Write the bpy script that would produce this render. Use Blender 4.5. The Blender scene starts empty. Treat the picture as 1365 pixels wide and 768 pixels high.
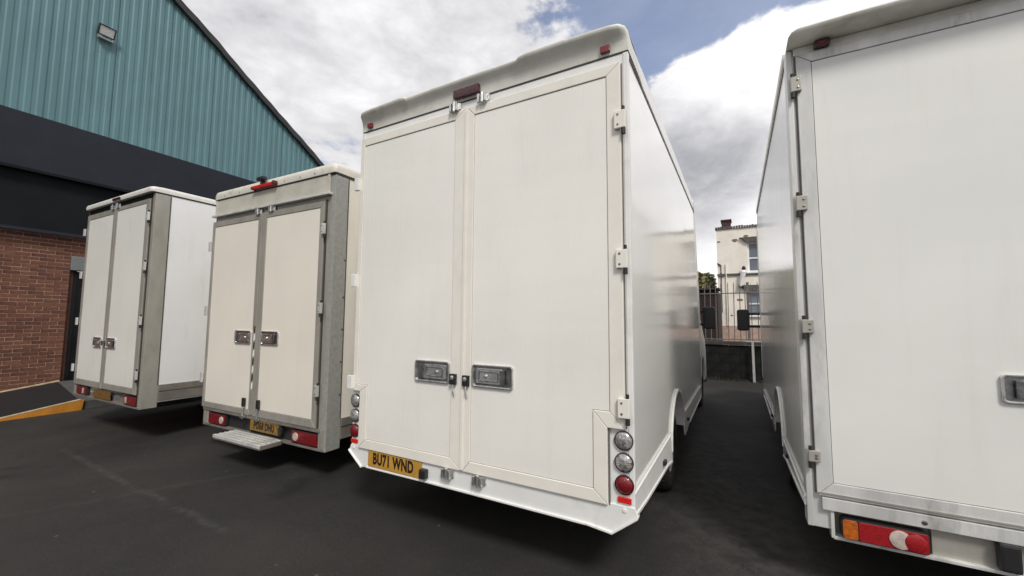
import bpy, bmesh, math, random
from mathutils import Vector, Matrix
R = math.radians
sc = bpy.context.scene
COL = sc.collection
rnd = random.Random(7)

# ------------------------------------------------------------------ camera
cd = bpy.data.cameras.new('camera'); cam = bpy.data.objects.new('camera', cd); COL.objects.link(cam)
cd.sensor_width = 36; cd.lens = 14.272; cd.clip_start = 0.05; cd.clip_end = 3000
pi_, ro_ = R(4.4704), R(0.389)
fwd = Vector((0, math.cos(pi_), math.sin(pi_))); up = Vector((0, -math.sin(pi_), math.cos(pi_))); rt = Vector((1, 0, 0))
r2 = rt*math.cos(ro_) + up*math.sin(ro_); u2 = up*math.cos(ro_) - rt*math.sin(ro_)
m = Matrix((r2, u2, -fwd)).transposed().to_4x4(); m.translation = (0, 0, 1.45)
cam.matrix_world = m; sc.camera = cam

# ------------------------------------------------------------------ light
SUN_EL, SUN_AZ = R(48), R(166)          # azimuth clockwise from +Y: behind the camera, a little to its right
w = bpy.data.worlds.new('World'); sc.world = w; w.use_nodes = True
nt = w.node_tree; nt.nodes.clear()

class NT:
    """tiny helper to write node graphs as expressions"""
    def __init__(s, t): s.t = t
    def n(s, typ, **k):
        nd = s.t.nodes.new(typ)
        for a, b in k.items(): setattr(nd, a, b)
        return nd
    def set(s, sock, v):
        if hasattr(v, 'is_output') or isinstance(v, bpy.types.NodeSocket): s.t.links.new(v, sock)
        else: sock.default_value = v
    def math(s, op, a, b=0.0, c=0.0, clamp=False):
        nd = s.n('ShaderNodeMath', operation=op, use_clamp=clamp)
        s.set(nd.inputs[0], a); s.set(nd.inputs[1], b); s.set(nd.inputs[2], c); return nd.outputs[0]
    def vmath(s, op, a, b=(0, 0, 0)):
        nd = s.n('ShaderNodeVectorMath', operation=op); s.set(nd.inputs[0], a); s.set(nd.inputs[1], b)
        return nd.outputs['Value'] if op == 'DOT_PRODUCT' else nd.outputs[0]
    def noise(s, vec, scale, detail=4, rough=.5, dist=0.0):
        nd = s.n('ShaderNodeTexNoise'); s.set(nd.inputs['Vector'], vec); nd.inputs['Scale'].default_value = scale
        nd.inputs['Detail'].default_value = detail; nd.inputs['Roughness'].default_value = rough; nd.inputs['Distortion'].default_value = dist
        return nd.outputs['Fac']
    def ss(s, v, a, b, lo=0.0, hi=1.0):
        nd = s.n('ShaderNodeMapRange', interpolation_type='SMOOTHSTEP'); s.set(nd.inputs[0], v)
        nd.inputs[1].default_value = a; nd.inputs[2].default_value = b; nd.inputs[3].default_value = lo; nd.inputs[4].default_value = hi
        return nd.outputs[0]
    def mix(s, f, a, b, blend='MIX'):
        nd = s.n('ShaderNodeMix', data_type='RGBA', blend_type=blend); s.set(nd.inputs[0], f); s.set(nd.inputs[6], a); s.set(nd.inputs[7], b)
        return nd.outputs[2]
    def mul(s, vec, k): return s.vmath('MULTIPLY', vec, k)

g = NT(nt)
sky = g.n('ShaderNodeTexSky', sky_type='NISHITA', sun_disc=False)
sky.sun_elevation = SUN_EL; sky.sun_rotation = SUN_AZ; sky.air_density = 1.0; sky.dust_density = 1.5; sky.ozone_density = 1.5
d = g.n('ShaderNodeTexCoord').outputs['Generated']
dn = g.vmath('NORMALIZE', d)
st = g.mul(dn, (1.0, 1.0, 1.9))
def blob(c, n):
    c = Vector(c).normalized()
    return g.math('POWER', g.math('MAXIMUM', g.vmath('DOT_PRODUCT', dn, tuple(c)), 0.0), float(n))
big = g.noise(st, 1.7, 3, .5)
med = g.noise(st, 5.5, 12, .58, .3)
dens = g.math('ADD', g.math('MULTIPLY', big, .35), g.math('MULTIPLY', med, .75))
holes = g.math('MULTIPLY', blob((.37, .68, .64), 26), .62)
holes = g.math('ADD', holes, g.math('MULTIPLY', blob((.30, .80, .56), 150), .12))
holes = g.math('ADD', holes, g.math('MULTIPLY', blob((-.40, .87, .31), 160), .17))
holes = g.math('SUBTRACT', holes, g.math('MULTIPLY', blob((.50, .75, .46), 110), .42))
holes = g.math('SUBTRACT', holes, g.math('MULTIPLY', blob((.37, .80, .45), 140), .36))
fine = g.noise(st, 22, 8, .6, .2)
dens = g.math('ADD', dens, g.math('MULTIPLY', g.math('SUBTRACT', fine, .5), .16))
dens = g.math('SUBTRACT', g.math('ADD', dens, .02), holes)
cov = g.ss(dens, .33, .44, .22, 1.0)
# brightness of the cloud
br = g.math('MULTIPLY', g.math('SUBTRACT', med, .5), .95)
br = g.math('ADD', br, .67)
br = g.math('ADD', br, g.math('MULTIPLY', g.math('SUBTRACT', big, .5), .3))
br = g.math('ADD', br, g.math('MULTIPLY', blob((.50, .74, .47), 60), .34))
br = g.math('ADD', br, g.math('MULTIPLY', blob((.43, .89, .13), 150), .45))
br = g.math('SUBTRACT', br, g.math('MULTIPLY', blob((.43, .86, .30), 80), .50))
br = g.math('ADD', br, g.math('MULTIPLY', g.math('SUBTRACT', fine, .5), .22))
br = g.math('ADD', br, g.math('MULTIPLY', blob((.53, .84, .20), 400), .5))
br = g.math('MINIMUM', g.math('SMOOTH_MAX', br, .24, .25), 1.0)
cc = g.mix(br, (1.1, 1.25, 1.6, 1), (9.4, 9.25, 9.35, 1))
skyc = g.mix(1.0, sky.outputs[0], (1.15, 1.2, 1.35, 1), 'MULTIPLY')
outc = g.mix(cov, skyc, cc)
bg = g.n('ShaderNodeBackground'); nt.links.new(outc, bg.inputs[0]); bg.inputs[1].default_value = 0.1
wo = g.n('ShaderNodeOutputWorld'); nt.links.new(bg.outputs[0], wo.inputs[0])

sl = bpy.data.lights.new('sun', 'SUN'); sun = bpy.data.objects.new('sun', sl); COL.objects.link(sun)
sl.energy = 2.2; sl.angle = R(14); sl.color = (1, .965, .9)
sd = Vector((math.sin(SUN_AZ)*math.cos(SUN_EL), math.cos(SUN_AZ)*math.cos(SUN_EL), math.sin(SUN_EL)))
sun.rotation_euler = sd.to_track_quat('Z', 'Y').to_euler()
sc.view_settings.view_transform = 'Standard'; sc.view_settings.look = 'None'
sc.view_settings.exposure = 0.27; sc.view_settings.gamma = 1

# ------------------------------------------------------------------ materials
MATS = {}
def mat(name, col, rough=.5, metal=0.0, var=.06, vs=3.0, bump=0.0, bs=60.0, dirt=None, dirt_amt=.0, dirt_scale=2.0,
        coat=0.0, stretch=(1, 1, 1), rvar=.08, trans=0.0, spec=.5, coord='Object'):
    if name in MATS: return MATS[name]
    mt = bpy.data.materials.new(name); mt.use_nodes = True; MATS[name] = mt
    t = mt.node_tree; g = NT(t); b = t.nodes['Principled BSDF']
    tc = g.n('ShaderNodeTexCoord').outputs[coord]
    v = g.mul(tc, stretch)
    n1 = g.noise(v, vs, 6, .6)
    lo = tuple(c*(1-var) for c in col)+(1,); hi = tuple(min(1, c*(1+var)) for c in col)+(1,)
    c = g.mix(g.ss(n1, .3, .7), lo, hi)
    if dirt:
        n2 = g.noise(v, dirt_scale, 9, .68, .4)
        c = g.mix(g.math('MULTIPLY', g.ss(n2, .5, .72), dirt_amt), c, tuple(dirt)+(1,))
    t.links.new(c, b.inputs['Base Color'])
    r = g.math('ADD', rough-rvar/2, g.math('MULTIPLY', g.noise(v, vs*2.3, 5, .6), rvar))
    t.links.new(r, b.inputs['Roughness'])
    b.inputs['Metallic'].default_value = metal; b.inputs['Coat Weight'].default_value = coat
    b.inputs['Coat Roughness'].default_value = .08; b.inputs['Specular IOR Level'].default_value = spec
    if trans: b.inputs['Transmission Weight'].default_value = trans
    if bump:
        bn = g.n('ShaderNodeBump'); bn.inputs['Strength'].default_value = bump; bn.inputs['Distance'].default_value = .01
        t.links.new(g.noise(v, bs, 5, .6), bn.inputs['Height']); t.links.new(bn.outputs[0], b.inputs['Normal'])
    return mt

def wavy_paint(name, col, rough, dirt, amt):
    """gloss panel with very slight oil-canning, rain streaks and grime"""
    if name in MATS: return MATS[name]
    mt = bpy.data.materials.new(name); mt.use_nodes = True; MATS[name] = mt
    t = mt.node_tree; g = NT(t); b = t.nodes['Principled BSDF']
    tc = g.n('ShaderNodeTexCoord').outputs['Object']
    n1 = g.noise(tc, 1.3, 4, .5); n2 = g.noise(g.mul(tc, (7, 7, .7)), 2.0, 8, .65); n3 = g.noise(tc, 9, 8, .7)
    c = g.mix(g.ss(n1, .3, .7), tuple(x*.96 for x in col)+(1,), tuple(min(1, x*1.02) for x in col)+(1,))
    k = g.math('MULTIPLY', g.ss(n2, .52, .8), amt)
    c = g.mix(k, c, tuple(dirt)+(1,))
    c = g.mix(g.math('MULTIPLY', g.ss(n3, .62, .72), amt*.35), c, tuple(x*.75 for x in dirt)+(1,))
    # road spray low down
    z = g.n('ShaderNodeSeparateXYZ'); t.links.new(tc, z.inputs[0])
    low = g.math('MULTIPLY', g.ss(g.math('ADD', z.outputs[2], g.math('MULTIPLY', n3, .35)), .5, 1.15, 1, 0), amt*.9)
    c = g.mix(low, c, tuple(dirt)+(1,))
    t.links.new(c, b.inputs['Base Color'])
    t.links.new(g.math('ADD', rough, g.math('MULTIPLY', n2, .10)), b.inputs['Roughness'])
    bn = g.n('ShaderNodeBump'); bn.inputs['Strength'].default_value = .12; bn.inputs['Distance'].default_value = .02
    t.links.new(g.noise(g.mul(tc, (.5, .5, 3.2)), 1.6, 3, .4), bn.inputs['Height'])
    t.links.new(bn.outputs[0], b.inputs['Normal'])
    b.inputs['Coat Weight'].default_value = .35; b.inputs['Coat Roughness'].default_value = .10
    t.links.new(bn.outputs[0], b.inputs['Coat Normal'])
    return mt

GRIME = (.30, .27, .22)
W_PANEL = wavy_paint('door_panel_white', (.84, .82, .765), .22, GRIME, .07)
W_PANEL4 = wavy_paint('door_panel_cool_white', (.76, .76, .725), .34, GRIME, .08)
W_SIDE = wavy_paint('side_panel_gloss_white', (.84, .83, .80), .10, GRIME, .10)
W_SIDE1 = wavy_paint('side_panel_white', (.82, .82, .82), .35, GRIME, .16)
CREAM = mat('cream_trim', (.80, .765, .695), .30, vs=6, var=.03, dirt=GRIME, dirt_amt=.12, coat=.3)
WHITE = mat('white_paint', (.76, .76, .74), .30, vs=4, var=.04, dirt=GRIME, dirt_amt=.22, dirt_scale=4)
CREAM_PANEL = wavy_paint('door_panel_cream', (.80, .755, .665), .36, GRIME, .08)
PANEL1 = wavy_paint('door_panel_old_white', (.77, .76, .71), .40, GRIME, .15)
GRP = mat('grp_cap', (.72, .71, .65), .42, vs=5, var=.08, dirt=(.3, .28, .22), dirt_amt=.5, bump=.15, bs=14)
ALU = mat('aluminium', (.40, .38, .335), .45, .4, .10, 5, dirt=(.22, .20, .17), dirt_amt=.4, dirt_scale=7, bump=.1, bs=40, stretch=(1, 1, .35))
ALU_W = mat('aluminium_weathered', (.62, .62, .60), .45, .25, .16, 6, dirt=(.2, .19, .17), dirt_amt=.6, dirt_scale=5, bump=.1, bs=30, stretch=(1, 1, .25))
ALU_D = mat('aluminium_dull', (.22, .20, .175), .55, .3, .2, 5, dirt=(.10, .085, .07), dirt_amt=.6, dirt_scale=6)
GALV = mat('galvanised', (.38, .375, .35), .5, .3, .10, 26, dirt=(.28, .275, .255), dirt_amt=.35, dirt_scale=34)
HEADER = mat('header_grey_cream', (.50, .48, .41), .5, vs=5, var=.08, dirt=GRIME, dirt_amt=.5)
BLACK = mat('black_plastic', (.018, .018, .019), .4, vs=10)
RUBBER = mat('rubber', (.02, .018, .017), .75, vs=12, bump=.2, bs=50)
SEAM = mat('seam_sealant', (.05, .045, .04), .7)
SEAL = mat('door_seal_grey', (.14, .13, .115), .7)
CORE3 = mat('door_core', (.27, .245, .21), .7)
DARKIN = mat('dark_steel', (.02, .02, .02), .6)
CHROME = mat('stainless', (.72, .72, .70), .30, .9, .15, 20, dirt=(.1, .1, .1), dirt_amt=.5, dirt_scale=30)
CHROME_D = mat('stainless_dark', (.32, .32, .32), .28, .9, .3, 25, dirt=(.03, .03, .03), dirt_amt=.7, dirt_scale=22)
REDR = mat('rear_lamp_red', (.30, .008, .012), .12, vs=60, var=.12, bump=.3, bs=150, coat=.6)
REDL = mat('red_lens', (.17, .005, .009), .12, vs=60, var=.15, bump=.4, bs=120, coat=.6)
REDD = mat('dark_red_lens', (.06, .005, .009), .18, vs=30, var=.4, bump=.3, bs=100, coat=.5)
REDF = mat('red_reflector', (.62, .02, .015), .2, vs=80, var=.2)
AMBL = mat('amber_lens', (.42, .10, .008), .18, vs=40, var=.3, bump=.4, bs=120, coat=.5)
WHTL = mat('white_lens', (.50, .42, .37), .2, vs=30, var=.2, bump=.3, bs=100)
CLRL = mat('clear_lens', (.42, .42, .41), .25, .5, .55, 45, dirt=(.03, .03, .03), dirt_amt=.9, dirt_scale=38)
PLATE = mat('yellow_plate', (.50, .27, .045), .35, vs=12, var=.1, dirt=(.25, .14, .05), dirt_amt=.4, dirt_scale=14)
PLATE_D = mat('grimy_yellow_plate', (.22, .125, .022), .5, vs=15, var=.3, dirt=(.05, .035, .015), dirt_amt=.7, dirt_scale=14)
PLATE_M = mat('mud_hidden_plate', (.16, .085, .02), .5, vs=18, var=.3, dirt=(.04, .025, .015), dirt_amt=.95, dirt_scale=26)
INK = mat('plate_ink', (.02, .01, .01), .5)
GLASS = mat('dark_glass', (.03, .035, .04), .05, coat=.5)
TEAL = mat('teal_cladding', (.095, .198, .220), .5, vs=2.5, var=.08, dirt=(.08, .145, .16), dirt_amt=.5, dirt_scale=3, stretch=(1, 1, .3))
BAND = mat('charcoal_fascia', (.016, .019, .029), .7, vs=2, var=.12, spec=.3)
BAND2 = mat('black_fascia', (.005, .007, .009), .75, vs=2, var=.2, spec=.2)
BRICKM = [mat('brick_red', (.135, .052, .031), .85, vs=9, var=.22, bump=.4, bs=70, coord='Object'),
          mat('brick_dark', (.102, .039, .025), .85, vs=9, var=.25, bump=.4, bs=70),
          mat('brick_orange', (.165, .068, .039), .85, vs=9, var=.2, bump=.4, bs=70)]
MORTAR = mat('mortar', (.38, .26, .20), .9, vs=20, var=.25, bump=.4, bs=90)
SHUTTER = mat('shutter_grey', (.16, .18, .18), .5, vs=6, var=.08)
DOORDK = mat('doorway_dark_green', (.010, .013, .012), .5, vs=3, var=.4)
ORANGE = mat('orange_plate', (.52, .21, .025), .5, vs=5, var=.15, dirt=(.25, .1, .03), dirt_amt=.5)
YEDGE = mat('pale_edge', (.50, .40, .26), .6, vs=9, var=.25)
MAT_BK = mat('ramp_black', (.007, .0075, .009), .65, vs=4, var=.2, bump=.2)
CONC = mat('concrete', (.07, .07, .066), .85, vs=4, var=.2, bump=.3, dirt=(.05, .05, .05), dirt_amt=.6)
BLOCK = mat('black_painted_block', (.010, .010, .010), .85, vs=5, var=.4, bump=.5, bs=30, spec=.2, dirt=(.03, .028, .025), dirt_amt=.4, dirt_scale=4)
COPE = mat('coping_dark', (.045, .044, .043), .8, vs=5, var=.3, bump=.4)
RAILP = mat('railing_paint', (.14, .125, .115), .6, vs=12, var=.25, dirt=(.12, .06, .04), dirt_amt=.6, dirt_scale=20)
RENDER_ = mat('cream_render', (.84, .78, .70), .85, vs=1.5, var=.06, bump=.2, bs=14, dirt=(.55, .42, .34), dirt_amt=.35, dirt_scale=1.2)
PINK = mat('pink_plinth', (.45, .31, .25), .85, vs=4, var=.2)
SILL = mat('dark_stone', (.10, .095, .08), .85, vs=8, var=.4)
UPVC = mat('white_upvc', (.80, .80, .80), .35)
WGLASS = mat('window_glass', (.16, .18, .21), .08, vs=1, var=.2)
CHIM = mat('chimney_brick', (.06, .028, .022), .85, vs=7, var=.4, bump=.4)
SHED = mat('dark_red_boards', (.022, .012, .010), .8, vs=6, var=.4, stretch=(6, 6, .6))
ROOFDK = mat('dark_roof', (.03, .03, .03), .7, vs=4, var=.3)
LEAFM = [mat('leaf_olive', (.13, .125, .045), .7, vs=8, var=.4), mat('leaf_dark', (.06, .062, .024), .7, vs=8, var=.4),
         mat('leaf_light', (.20, .175, .07), .7, vs=8, var=.3)]
BARK = mat('bark', (.06, .045, .03), .9, vs=9, var=.3)
PALEP = mat('pale_pipe', (.42, .40, .39), .5, vs=8, var=.15, dirt=(.2, .18, .16), dirt_amt=.4)

def asphalt():
    mt = bpy.data.materials.new('asphalt'); mt.use_nodes = True
    t = mt.node_tree; g = NT(t); b = t.nodes['Principled BSDF']
    P = g.n('ShaderNodeTexCoord').outputs['Object']
    big = g.noise(P, .45, 5, .6, .3); mid = g.noise(P, 2.2, 6, .65); fine = g.noise(P, 90, 4, .7); grit = g.noise(P, 240, 2, .6)
    c = g.mix(g.ss(big, .35, .68), (.021, .0196, .0182, 1), (.036, .0335, .031, 1))
    c = g.mix(g.math('MULTIPLY', g.ss(mid, .5, .75), .4), c, (.038, .0355, .033, 1))
    c = g.mix(g.math('MULTIPLY', g.ss(fine, .54, .70), .55), c, (.085, .079, .072, 1))
    c = g.mix(g.math('MULTIPLY', g.ss(g.noise(P, 38, 5, .75), .56, .70), .40), c, (.070, .065, .060, 1))
    vc = g.n('ShaderNodeTexVoronoi', feature='DISTANCE_TO_EDGE'); vc.inputs['Scale'].default_value = .55
    t.links.new(g.vmath('ADD', P, g.mul(g.n('ShaderNodeTexNoise').outputs['Color'], (.0, .0, 0))), vc.inputs['Vector'])
    wn = g.n('ShaderNodeTexNoise'); t.links.new(P, wn.inputs['Vector']); wn.inputs['Scale'].default_value = 2.3; wn.inputs['Detail'].default_value = 8
    t.links.new(g.vmath('ADD', P, g.mul(wn.outputs['Color'], (.55, .55, 0))), vc.inputs['Vector'])
    crack = g.math('MULTIPLY', g.ss(vc.outputs['Distance'], .001, .006, 1, 0), g.ss(g.noise(P, .8, 3, .5), .52, .62))
    c = g.mix(g.math('MULTIPLY', crack, .3), c, (.008, .0075, .007, 1))
    # oil-dark patches
    c = g.mix(g.math('MULTIPLY', g.ss(g.noise(P, .9, 4, .6, .6), .58, .7), .55), c, (.010, .0095, .009, 1))
    sx = g.n('ShaderNodeSeparateXYZ'); t.links.new(P, sx.inputs[0]); X, Yy = sx.outputs[0], sx.outputs[1]
    warp = g.math('MULTIPLY', g.math('SUBTRACT', g.noise(P, 2.0, 5, .6), .5), .16)
    def streak(x0, y0, x1, y1, wd, amt, col, c):
        L = math.hypot(x1-x0, y1-y0); nx, ny = -(y1-y0)/L, (x1-x0)/L; tx, ty = (x1-x0)/L, (y1-y0)/L
        dd = g.math('ABSOLUTE', g.math('ADD', g.math('ADD', g.math('MULTIPLY', X, nx), g.math('MULTIPLY', Yy, ny)), g.math('ADD', warp, -(x0*nx+y0*ny))))
        al = g.math('ADD', g.math('ADD', g.math('MULTIPLY', X, tx), g.math('MULTIPLY', Yy, ty)), -(x0*tx+y0*ty))
        m_ = g.math('MULTIPLY', g.ss(dd, 0, wd, 1, 0), g.math('MULTIPLY', g.ss(al, -.1, .3), g.ss(al, L-.3, L+.1, 1, 0)))
        m_ = g.math('MULTIPLY', m_, g.ss(g.noise(P, 9, 7, .7), .36, .62))
        return g.mix(g.math('MULTIPLY', m_, amt), c, col)
    c = streak(-4.97, 4.6, -1.85, 2.83, .05, .32, (.10, .096, .09, 1), c)      # worn paint line
    c = streak(-4.4, 2.6, -1.9, 4.3, .06, .14, (.10, .096, .09, 1), c)
    c = streak(2.9, 9.4, 1.35, 1.6, .85, .5, (.075, .070, .064, 1), c)
    c = streak(3.45, 8.9, 2.2, 3.4, .10, .22, (.085, .08, .074, 1), c)
    # crumbs and lime spots
    vo = g.n('ShaderNodeTexVoronoi'); t.links.new(P, vo.inputs['Vector']); vo.inputs['Scale'].default_value = 3.1
    c = g.mix(g.math('MULTIPLY', g.ss(vo.outputs['Distance'], .018, .045, 1, 0), .35), c, (.20, .19, .17, 1))
    t.links.new(c, b.inputs['Base Color'])
    t.links.new(g.math('ADD', .56, g.math('MULTIPLY', mid, .34)), b.inputs['Roughness'])
    b.inputs['Specular IOR Level'].default_value = .3
    bn = g.n('ShaderNodeBump'); bn.inputs['Strength'].default_value = .9; bn.inputs['Distance'].default_value = .008
    h = g.math('ADD', g.math('MULTIPLY', fine, .8), g.math('ADD', g.math('MULTIPLY', grit, .4), g.math('MULTIPLY', mid, 1.2)))
    t.links.new(h, bn.inputs['Height']); t.links.new(bn.outputs[0], b.inputs['Normal'])
    return mt
ASPH = asphalt()

# ------------------------------------------------------------------ mesh helpers
class MB:
    def __init__(s): s.bm = bmesh.new()
    def _f(s, vs):
        try: return s.bm.faces.new(vs)
        except ValueError: return None
    def box(s, x0, x1, y0, y1, z0, z1):
        x0, x1 = sorted((x0, x1)); y0, y1 = sorted((y0, y1)); z0, z1 = sorted((z0, z1))
        v = [s.bm.verts.new(p) for p in ((x0,y0,z0),(x1,y0,z0),(x1,y1,z0),(x0,y1,z0),(x0,y0,z1),(x1,y0,z1),(x1,y1,z1),(x0,y1,z1))]
        for f in ((0,3,2,1),(4,5,6,7),(0,1,5,4),(1,2,6,5),(2,3,7,6),(3,0,4,7)): s._f([v[i] for i in f])
        return s
    def prism(s, pts, a, b, axis='y', shrink=0.0):
        """polygon extruded along axis. axis y: pts (x,z); axis x: pts (y,z); axis z: pts (x,y)"""
        if shrink:
            n = len(pts); out = []
            area = sum(pts[i][0]*pts[(i+1) % n][1]-pts[(i+1) % n][0]*pts[i][1] for i in range(n))
            sg = 1 if area > 0 else -1
            for i in range(n):
                p0, p1, p2 = Vector(pts[i-1]), Vector(pts[i]), Vector(pts[(i+1) % n])
                e1 = (p1-p0).normalized(); e2 = (p2-p1).normalized()
                n1 = Vector((-e1.y, e1.x))*sg; n2 = Vector((-e2.y, e2.x))*sg
                bi = (n1+n2); bi = bi/max(.3, bi.length_squared/2) if bi.length > 1e-6 else n1
                out.append(tuple(p1+bi*shrink))
            pts = out
        def P(p, t):
            return (p[0], t, p[1]) if axis == 'y' else ((t, p[0], p[1]) if axis == 'x' else (p[0], p[1], t))
        va = [s.bm.verts.new(P(p, a)) for p in pts]; vb = [s.bm.verts.new(P(p, b)) for p in pts]
        n = len(pts); s._f(va); s._f(list(reversed(vb)))
        for i in range(n): s._f([va[i], vb[i], vb[(i+1) % n], va[(i+1) % n]])
        return s
    def ring(s, outer, inner, a, b, axis='y'):
        def P(p, t): return (p[0], t, p[1]) if axis == 'y' else (t, p[0], p[1])
        n = len(outer)
        A = [[s.bm.verts.new(P(p, t)) for p in L] for L, t in ((outer, a), (inner, a), (outer, b), (inner, b))]
        for i in range(n):
            j = (i+1) % n
            s._f([A[0][i], A[0][j], A[1][j], A[1][i]]); s._f([A[2][j], A[2][i], A[3][i], A[3][j]])
            s._f([A[0][j], A[0][i], A[2][i], A[2][j]]); s._f([A[1][i], A[1][j], A[3][j], A[3][i]])
        return s
    def lathe(s, c, axis, prof, seg=24):
        """prof: list of (r, h) along axis from centre c"""
        ax = Vector(axis).normalized(); t = Vector((0, 0, 1)) if abs(ax.z) < .9 else Vector((1, 0, 0))
        u = ax.cross(t).normalized(); v = ax.cross(u); c = Vector(c); rows = []
        for r, h in prof:
            if r < 1e-6: rows.append([s.bm.verts.new(c+ax*h)])
            else: rows.append([s.bm.verts.new(c+ax*h+(u*math.cos(2*math.pi*k/seg)+v*math.sin(2*math.pi*k/seg))*r) for k in range(seg)])
        for a, b in zip(rows, rows[1:]):
            for k in range(seg):
                j = (k+1) % seg
                if len(a) == 1 and len(b) == 1: continue
                if len(a) == 1: s._f([a[0], b[j], b[k]])
                elif len(b) == 1: s._f([a[k], a[j], b[0]])
                else: s._f([a[k], a[j], b[j], b[k]])
        if len(rows[0]) > 1: s._f(rows[0])
        if len(rows[-1]) > 1: s._f(list(reversed(rows[-1])))
        return s
    def cyl(s, p, q, r, seg=12, r2=None):
        p = Vector(p); q = Vector(q); L = (q-p).length
        return s.lathe(p, q-p, [(r, 0), (r if r2 is None else r2, L)], seg)
    def tube(s, pts, r, seg=8):
        for a, b in zip(pts, pts[1:]): s.cyl(a, b, r, seg)
        return s
    def quad(s, pts): s._f([s.bm.verts.new(p) for p in pts]); return s
    def build(s, name, material, parent=None, bevel=0.0, smooth=False, seg=2, xf=None):
        bm = s.bm
        bmesh.ops.recalc_face_normals(bm, faces=bm.faces)
        if bevel:
            ed = [e for e in bm.edges if len(e.link_faces) == 2 and e.calc_face_angle(0) > R(28)]
            bmesh.ops.bevel(bm, geom=ed, offset=bevel, segments=seg, profile=.6, affect='EDGES', clamp_overlap=True)
        if xf: bm.transform(xf)
        me = bpy.data.meshes.new(name); bm.to_mesh(me); bm.free(); me.materials.append(material)
        if smooth:
            me.polygons.foreach_set('use_smooth', [True]*len(me.polygons))
            me.set_sharp_from_angle(angle=R(50))
        o = bpy.data.objects.new(name, me); COL.objects.link(o)
        if parent: o.parent = parent
        return o
def B(name, material, parent, x0, x1, y0, y1, z0, z1, bevel=0.0): return MB().box(x0, x1, y0, y1, z0, z1).build(name, material, parent, bevel)
def thing(name, label, cat, loc=(0,0,0), rz=0, group=None):
    o = bpy.data.objects.new(name, None); COL.objects.link(o); o.location = loc; o.rotation_euler = (0, 0, rz); o.empty_display_size = .3
    o['label'] = label; o['category'] = cat
    if group: o['group'] = group
    return o
def tag(o, label, cat, group=None):
    o['label'] = label; o['category'] = cat
    if group: o['group'] = group
    return o
def share(src, parent, loc):
    o = src.copy(); COL.objects.link(o); o.parent = parent; o.location = loc; return o
def rrect(x0, x1, z0, z1, r, n=4):
    pts = []
    for cx, cz, a0 in ((x1-r, z1-r, 0), (x0+r, z1-r, 90), (x0+r, z0+r, 180), (x1-r, z0+r, 270)):
        for k in range(n+1):
            a = R(a0+90*k/n); pts.append((cx+r*math.cos(a), cz+r*math.sin(a)))
    return pts
def text_mesh(body, size, name, material, parent, loc, xscale=1.0, bold=.0):
    cu = bpy.data.curves.new(name, 'FONT'); cu.body = body; cu.size = size; cu.align_x = 'CENTER'; cu.align_y = 'CENTER'
    cu.offset = bold; cu.extrude = .0008; cu.resolution_u = 3; cu.space_character = 1.06
    to = bpy.data.objects.new(name, cu); COL.objects.link(to)
    bpy.context.view_layer.update()
    me = bpy.data.meshes.new_from_object(to.evaluated_get(bpy.context.evaluated_depsgraph_get()))
    bpy.data.objects.remove(to); bpy.data.curves.remove(cu)
    me.transform(Matrix.Rotation(R(90), 4, 'X') @ Matrix.Diagonal((xscale, 1, 1, 1)))
    me.materials.clear(); me.materials.append(material)
    o = bpy.data.objects.new(name, me); COL.objects.link(o); o.parent = parent; o.location = loc
    return o

# ------------------------------------------------------------------ ground
gm = MB().quad([(-300, -300, 0), (300, -300, 0), (300, 300, 0), (-300, 300, 0)]).build('ground', ASPH); gm['kind'] = 'structure'

# ------------------------------------------------------------------ warehouse on the left
A5 = R(-26.3487)
def F5(u, v, z=0): return (u*math.cos(A5)-v*math.sin(A5), u*math.sin(A5)+v*math.cos(A5), z)
wh = thing('warehouse', 'warehouse with teal ribbed cladding above black fascia and red brick wall', 'warehouse', F5(-12, 0), A5)
Y0, Y1 = -7.0, 13.2                      # extent along the wall
DY0, DY1, DZ0, DZ1 = 3.45, 5.6, 0.0, 2.72    # doorway
mw = MB()
mw.box(-.3, -.005, Y0, DY0, 0, 3.12); mw.box(-.3, -.005, DY1, Y1, 0, 3.12); mw.box(-.3, -.005, DY0, DY1, DZ1, 3.12)
mw.build('brick_wall', MORTAR, wh); wall_o = wh.children[-1] if wh.children else None
wall_o = [o for o in COL.objects if o.name.startswith('brick_wall')][-1]
BL, BH, JT = .215, .065, .010
brick_me = []
for i in range(9):
    mb = MB().box(-.05, 0, 0, BL, 0, BH)
    for v in mb.bm.verts:
        if v.co.x > -.01: v.co.x += rnd.uniform(-.004, .003)
        v.co.z += rnd.uniform(-.0015, .0015)
    o = mb.build('brick', BRICKM[(0, 0, 1, 0, 2, 1, 0, 2, 1)[i]], wall_o); brick_me.append(o)
half_me = []
for i in range(3):
    o = MB().box(-.05, -.001, 0, .1025, 0, BH).build('brick', BRICKM[i], wall_o); half_me.append(o)
used = set(); nb = 0
stuff = MB()
def put(pool, y, z):
    global nb
    o = rnd.choice(pool); nb += 1
    if o.name in used: o = share(o, wall_o, (0, y, z))
    else: used.add(o.name); o.location = (0, y, z)
nrow = 41
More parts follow.
